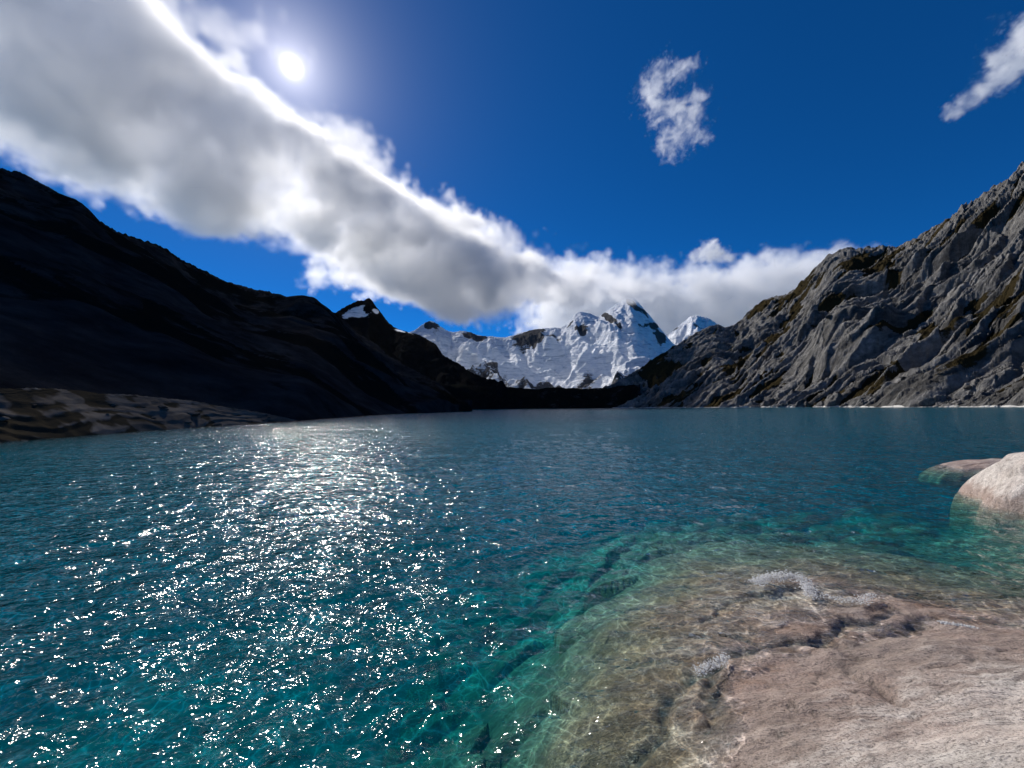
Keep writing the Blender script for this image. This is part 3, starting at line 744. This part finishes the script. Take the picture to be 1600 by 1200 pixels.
def splash(label, line, spread, height, count, rmax, seed):
    rnd = random.Random(seed); bm = bmesh.new()
    P = [Vector((*w, 0)) for w in water_pts(line)]
    seg = [(b - a).length for a, b in zip(P[:-1], P[1:])]; tot = sum(seg)
    for _ in range(count):
        d = rnd.random() * tot; k = 0
        while d > seg[k] and k < len(seg) - 1: d -= seg[k]; k += 1
        t = d / max(seg[k], 1e-6); c = P[k].lerp(P[k + 1], min(t, 1))
        g = rnd.gauss(0, 1); e = math.exp(-g * g)
        zz = 0.03 + abs(rnd.gauss(0, 1)) * height * (0.35 + 0.65 * e) * (0.4 + 0.6 * math.sin(math.pi * (k + t) / len(seg)))
        q = c + Vector((rnd.gauss(0, 1) * spread * 0.8, g * spread, zz))
        r_ = rmax * rnd.random() ** 2.2 + 0.0025
        ret = bmesh.ops.create_icosphere(bm, subdivisions=1, radius=r_, matrix=Matrix.Translation(q) @ Matrix.Diagonal((rnd.uniform(.8, 2.0), rnd.uniform(.7, 1.4), rnd.uniform(.5, 1.0), 1)))
    me_ = bpy.data.meshes.new('water_splash'); bm.to_mesh(me_); bm.free(); me_.materials.append(MAT_FOAM)
    me_.polygons.foreach_set('use_smooth', np.ones(len(me_.polygons), bool))
    o = bpy.data.objects.new('water_splash', None); COL.objects.link(o); o.location = P[0]; o.empty_display_size = 0.1
    w_ = bpy.data.objects.new('spray', me_); COL.objects.link(w_); w_.parent = o; w_.location = -P[0]; w_['kind'] = 'stuff'
    tag(o, label, 'splash', 'splashes breaking over the granite shelf')
splash('largest white splash where a ripple breaks over the granite shelf', [(1180, 915), (1200, 908), (1225, 904), (1250, 908), (1262, 918), (1266, 935)], 0.06, 0.06, 2600, 0.0085, 1)
splash('thin white spatter just right of the largest splash', [(1290, 934), (1310, 941), (1345, 944), (1365, 932)], 0.05, 0.02, 600, 0.006, 2)
splash('small white splash in the dark crack of the shelf', [(1090, 1056), (1105, 1048), (1125, 1040), (1135, 1030)], 0.035, 0.025, 600, 0.006, 3)
splash('thin white line of foam at the right end of the shelf', [(1468, 976), (1490, 980), (1510, 983), (1526, 986)], 0.022, 0.012, 500, 0.006, 4)

# CLOUDS ------------------------------------------------------------------ clouds: density grids
def mat_cloud(name, dens, aniso=0.55):
    m, nt, out = new_mat(name)
    a = N(nt, 'ShaderNodeAttribute'); a.attribute_name = 'density'
    d = math_(nt, 'MULTIPLY', a.outputs['Fac'], dens)
    p = N(nt, 'ShaderNodeVolumeScatter'); p.inputs['Color'].default_value = (0.995, 0.995, 0.995, 1); p.inputs['Anisotropy'].default_value = aniso
    L(nt, d, p.inputs['Density']); L(nt, p.outputs[0], out.inputs['Volume'])
    return m
def cloud(name, lo, hi, vox, base_fn, mat, nscale, namp, gain, warp=0.6, bias=0.0, rough=0.6, detail=6.0):
    """base_fn(X, Y, Z) gives the smooth body (about 1 inside, 0 at its skin, negative outside); noise breaks it up"""
    n = [max(4, int(round((h - l) / vox)) + 1) for l, h in zip(lo, hi)]
    ax = [np.linspace(l, h, k) for l, h, k in zip(lo, hi, n)]
    X, Y, Z = np.meshgrid(*ax, indexing='ij')
    b = base_fn(X, Y, Z).astype(np.float32)
    me = bpy.data.meshes.new(name)
    me.vertices.add(b.size)
    at = me.attributes.new('body', 'FLOAT', 'POINT'); at.data.foreach_set('value', b.ravel())
    o = bpy.data.objects.new(name, me); COL.objects.link(o)
    ng = bpy.data.node_groups.new(name + '_grid', 'GeometryNodeTree')
    ng.interface.new_socket('Geometry', in_out='INPUT', socket_type='NodeSocketGeometry')
    ng.interface.new_socket('Geometry', in_out='OUTPUT', socket_type='NodeSocketGeometry')
    gi = N(ng, 'NodeGroupInput'); go = N(ng, 'NodeGroupOutput')
    pos = N(ng, 'GeometryNodeInputPosition')
    sep = N(ng, 'ShaderNodeSeparateXYZ'); L(ng, pos.outputs[0], sep.inputs[0])
    def m_(op, a, bb):
        k = N(ng, 'ShaderNodeMath', operation=op)
        for i, v in ((0, a), (1, bb)):
            if v is None: continue
            if isinstance(v, bpy.types.NodeSocket): L(ng, v, k.inputs[i])
            else: k.inputs[i].default_value = v
        return k.outputs[0]
    ix = []
    for k in range(3):
        st = (hi[k] - lo[k]) / (n[k] - 1)
        t = m_('DIVIDE', m_('SUBTRACT', sep.outputs[k], lo[k]), st)
        t = m_('MINIMUM', m_('MAXIMUM', m_('ROUND', t, None), 0.0), n[k] - 1.0)
        fi = N(ng, 'FunctionNodeFloatToInt'); L(ng, t, fi.inputs[0]); ix.append(fi.outputs[0])
    def im(op, a, bb):
        k = N(ng, 'FunctionNodeIntegerMath', operation=op)
        for i, v in ((0, a), (1, bb)):
            if isinstance(v, bpy.types.NodeSocket): L(ng, v, k.inputs[i])
            else: k.inputs[i].default_value = v
        return k.outputs[0]
    index = im('ADD', im('MULTIPLY', im('ADD', im('MULTIPLY', ix[0], n[1]), ix[1]), n[2]), ix[2])
    na_ = N(ng, 'GeometryNodeInputNamedAttribute', data_type='FLOAT'); na_.inputs[0].default_value = 'body'
    si = N(ng, 'GeometryNodeSampleIndex', data_type='FLOAT', domain='POINT')
    L(ng, gi.outputs[0], si.inputs[0]); L(ng, na_.outputs[0], si.inputs[1]); L(ng, index, si.inputs['Index'])
    nz = N(ng, 'ShaderNodeTexNoise'); nz.inputs['Scale'].default_value = nscale; nz.inputs['Detail'].default_value = detail
    nz.inputs['Roughness'].default_value = rough; nz.inputs['Distortion'].default_value = warp
    L(ng, pos.outputs[0], nz.inputs['Vector'])
    v = m_('ADD', si.outputs[0], m_('MULTIPLY', m_('SUBTRACT', nz.outputs[0], 0.5 - bias), namp))
    d = m_('MINIMUM', m_('MAXIMUM', m_('MULTIPLY', v, gain), 0.0), 1.0)
    n2 = N(ng, 'ShaderNodeTexNoise'); n2.inputs['Scale'].default_value = nscale * 0.75; n2.inputs['Detail'].default_value = 4.0; n2.inputs['Roughness'].default_value = 0.6; n2.inputs['Distortion'].default_value = 0.8
    L(ng, pos.outputs[0], n2.inputs['Vector'])
    d = m_('MULTIPLY', d, m_('MAXIMUM', m_('ADD', m_('MULTIPLY', m_('SUBTRACT', n2.outputs[0], 0.5), 6.5), 0.95), 0.15))
    vc = N(ng, 'GeometryNodeVolumeCube')
    L(ng, d, vc.inputs['Density'])
    vc.inputs['Min'].default_value = lo; vc.inputs['Max'].default_value = hi
    for k, nm in enumerate(('Resolution X', 'Resolution Y', 'Resolution Z')): vc.inputs[nm].default_value = n[k]
    sm_ = N(ng, 'GeometryNodeSetMaterial'); sm_.inputs['Material'].default_value = mat
    L(ng, vc.outputs[0], sm_.inputs[0]); L(ng, sm_.outputs[0], go.inputs[0])
    md = o.modifiers.new('density', 'NODES'); md.node_group = ng
    me.materials.append(mat)
    return o

def poly_sd(X, Y, pts):
    """signed distance in plan to a closed outline, positive inside"""
    best = np.full(X.shape, 1e12); ins = np.zeros(X.shape, bool)
    for k in range(len(pts)):
        (x0, y0), (x1, y1) = pts[k], pts[(k + 1) % len(pts)]
        dx, dy = x1 - x0, y1 - y0
        t = np.clip(((X - x0) * dx + (Y - y0) * dy) / (dx * dx + dy * dy), 0, 1)
        best = np.minimum(best, (X - x0 - t * dx) ** 2 + (Y - y0 - t * dy) ** 2)
        c = ((y0 > Y) != (y1 > Y)) & (X < dx * (Y - y0) / (dy + 1e-9) + x0)
        ins ^= c
    d = np.sqrt(best)
    return np.where(ins, d, -d)
SA, SB = 300.0, 0.15          # the band climbs away from the lake: middle height = SA + SB * y
def sheet(l):
    out = []
    for px, py, dz in l:
        d = pdir(px, py); t = (SA + dz - CAM_H) / (float(d[2]) - SB * float(d[1])); out.append((float(d[0]) * t, float(d[1]) * t))
    return out
band_out = sheet([(150, -160, 90), (252, -60, 90), (312, 36, 80), (360, 88, 80), (410, 128, 80), (462, 168, 80), (526, 216, 80), (602, 268, 90), (705, 324, 100), (800, 372, 120), (870, 398, 150), (930, 410, 150), (968, 418, 150),
                  (972, 442, 60), (935, 460, 0), (892, 474, -20), (850, 474, -40), (740, 480, -40), (650, 477, -40), (575, 456, -40), (520, 418, -40), (450, 374, -30), (330, 362, -30), (230, 346, -30), (130, 292, -30), (0, 244, -30), (-200, 165, -20), (-320, 20, 0), (-100, -200, 0)])
def band_body(X, Y, Z):
    sd2 = poly_sd(X[:, :, 0], Y[:, :, 0], band_out)
    far = np.clip((Y[:, :, 0] - 400) / 2400, 0, 1)
    edge = 110 + 310 * far
    qd = np.clip(sd2 / edge, -3, 1.15)
    T = (42 + 50 * np.clip(qd, 0, 1.2)) * (1 + 1.7 * far)
    v = (Z - (SA + 20 + SB * Y)) / T[:, :, None]
    v = np.where(v < 0, v * 1.5, v)
    return qd[:, :, None] * 0.9 + 0.38 - 0.7 * v * v
MAT_CLOUD = mat_cloud('cloud_vapour', 0.0145, 0.42); MAT_CLOUD_FAR = mat_cloud('cloud_vapour_far', 0.0100, 0.42)
YS = 1000.0
c1 = cloud('cloud', (-1500, 120, 230), (250, YS, 640), 6.0, band_body, MAT_CLOUD, 0.0115, 5.4, 4.2, 0.3, 0.0, 0.69, 8.0)
tag(c1, 'long grey and white cloud band crossing the sky below the sun', 'cloud', kind='stuff')
c2 = cloud('far_end', (-2100, YS, 300), (1100, 3600, 1150), 13.0, band_body, MAT_CLOUD_FAR, 0.0062, 5.6, 4.0, 0.3, 0.0, 0.69, 8.0)
c2.parent = c1

def bank_body(X, Y, Z):
    PXv, PYv = proj(X, Y, Z)
    top = np.interp(PXv[:, :, 0], [840, 880, 930, 980, 1040, 1090, 1150, 1220, 1290, 1350, 1420, 1500], [432, 418, 410, 416, 424, 424, 414, 402, 396, 392, 405, 430])
    u = (PYv - top[:, :, None]) / 34.0
    dy = (Y - 4250) / 420
    return np.minimum(u, 1.3) * 0.8 + 0.1 - 0.5 * dy * dy - 1.3 * np.clip((885 - PXv) / 75, 0, 5)
c3 = cloud('cloud', (-350, 3750, 480), (4900, 4750, 1780), 22.0, bank_body, mat_cloud('cloud_bank_vapour', 0.0042, 0.4), 0.0052, 4.4, 2.4, 0.25, 0.0, 0.62, 6.0)
tag(c3, 'flat-topped white cloud bank behind the snow peaks and the right slope', 'cloud', kind='stuff')
def chain_cloud(label, pts, Yd, nscale, dens, vox, namp=5.0, bias=-0.03, thin=1.0):
    P = []
    for px, py, r in pts:
        d = pdir(px, py); t = Yd / float(d[1]); P.append((float(d[0]) * t, Yd, CAM_H + float(d[2]) * t, r * Yd / FPX))
    P = np.array(P); pad = P[:, 3].max() * 1.9
    lo = tuple(P[:, :3].min(0) - pad); hi = tuple(P[:, :3].max(0) + pad)
    def body(X, Y, Z):
        b = np.full(X.shape, -9.0)
        for p0, p1 in zip(P[:-1], P[1:]):
            dv = p1[:3] - p0[:3]; l2 = (dv ** 2).sum() + 1e-9
            t = np.clip(((X - p0[0]) * dv[0] + (Y - p0[1]) * dv[1] + (Z - p0[2]) * dv[2]) / l2, 0, 1)
            dd = np.sqrt((X - p0[0] - t * dv[0]) ** 2 + (Y - p0[1] - t * dv[1]) ** 2 + (Z - p0[2] - t * dv[2]) ** 2)
            b = np.maximum(b, 1 - dd / (p0[3] + t * (p1[3] - p0[3])))
        return b * thin
    o = cloud('cloud', lo, hi, vox, body, mat_cloud('wisp_vapour', dens, 0.35), nscale, namp, 1.6, 0.5, bias, 0.7, 8.0)
    tag(o, label, 'cloud', kind='stuff')
chain_cloud('small torn S-shaped wisp of cloud alone in the blue sky', [(1082, 106, 15), (1038, 116, 24), (1010, 145, 24), (1040, 172, 30), (1078, 178, 30), (1082, 205, 26), (1050, 214, 26), (1058, 238, 14)], 900, 0.030, 0.022, 2.8, 7.0, -0.055)
chain_cloud('diagonal cloud streak at the upper right edge of the sky', [(1700, 20, 70), (1600, 78, 40), (1565, 118, 24), (1528, 146, 22), (1488, 172, 15)], 850, 0.024, 0.024, 3.4, 6.0, -0.04)
chain_cloud('tiny puff of cloud floating just above the far white bank', [(1086, 401, 10), (1106, 394, 17), (1128, 398, 14), (1144, 403, 7)], 2600, 0.010, 0.020, 7.0, 4.0, 0.0)
chain_cloud('faint tuft of cloud below the band, over the left ridge', [(488, 456, 8), (496, 455, 6)], 1900, 0.02, 0.012, 4.0, 4.0, -0.05)
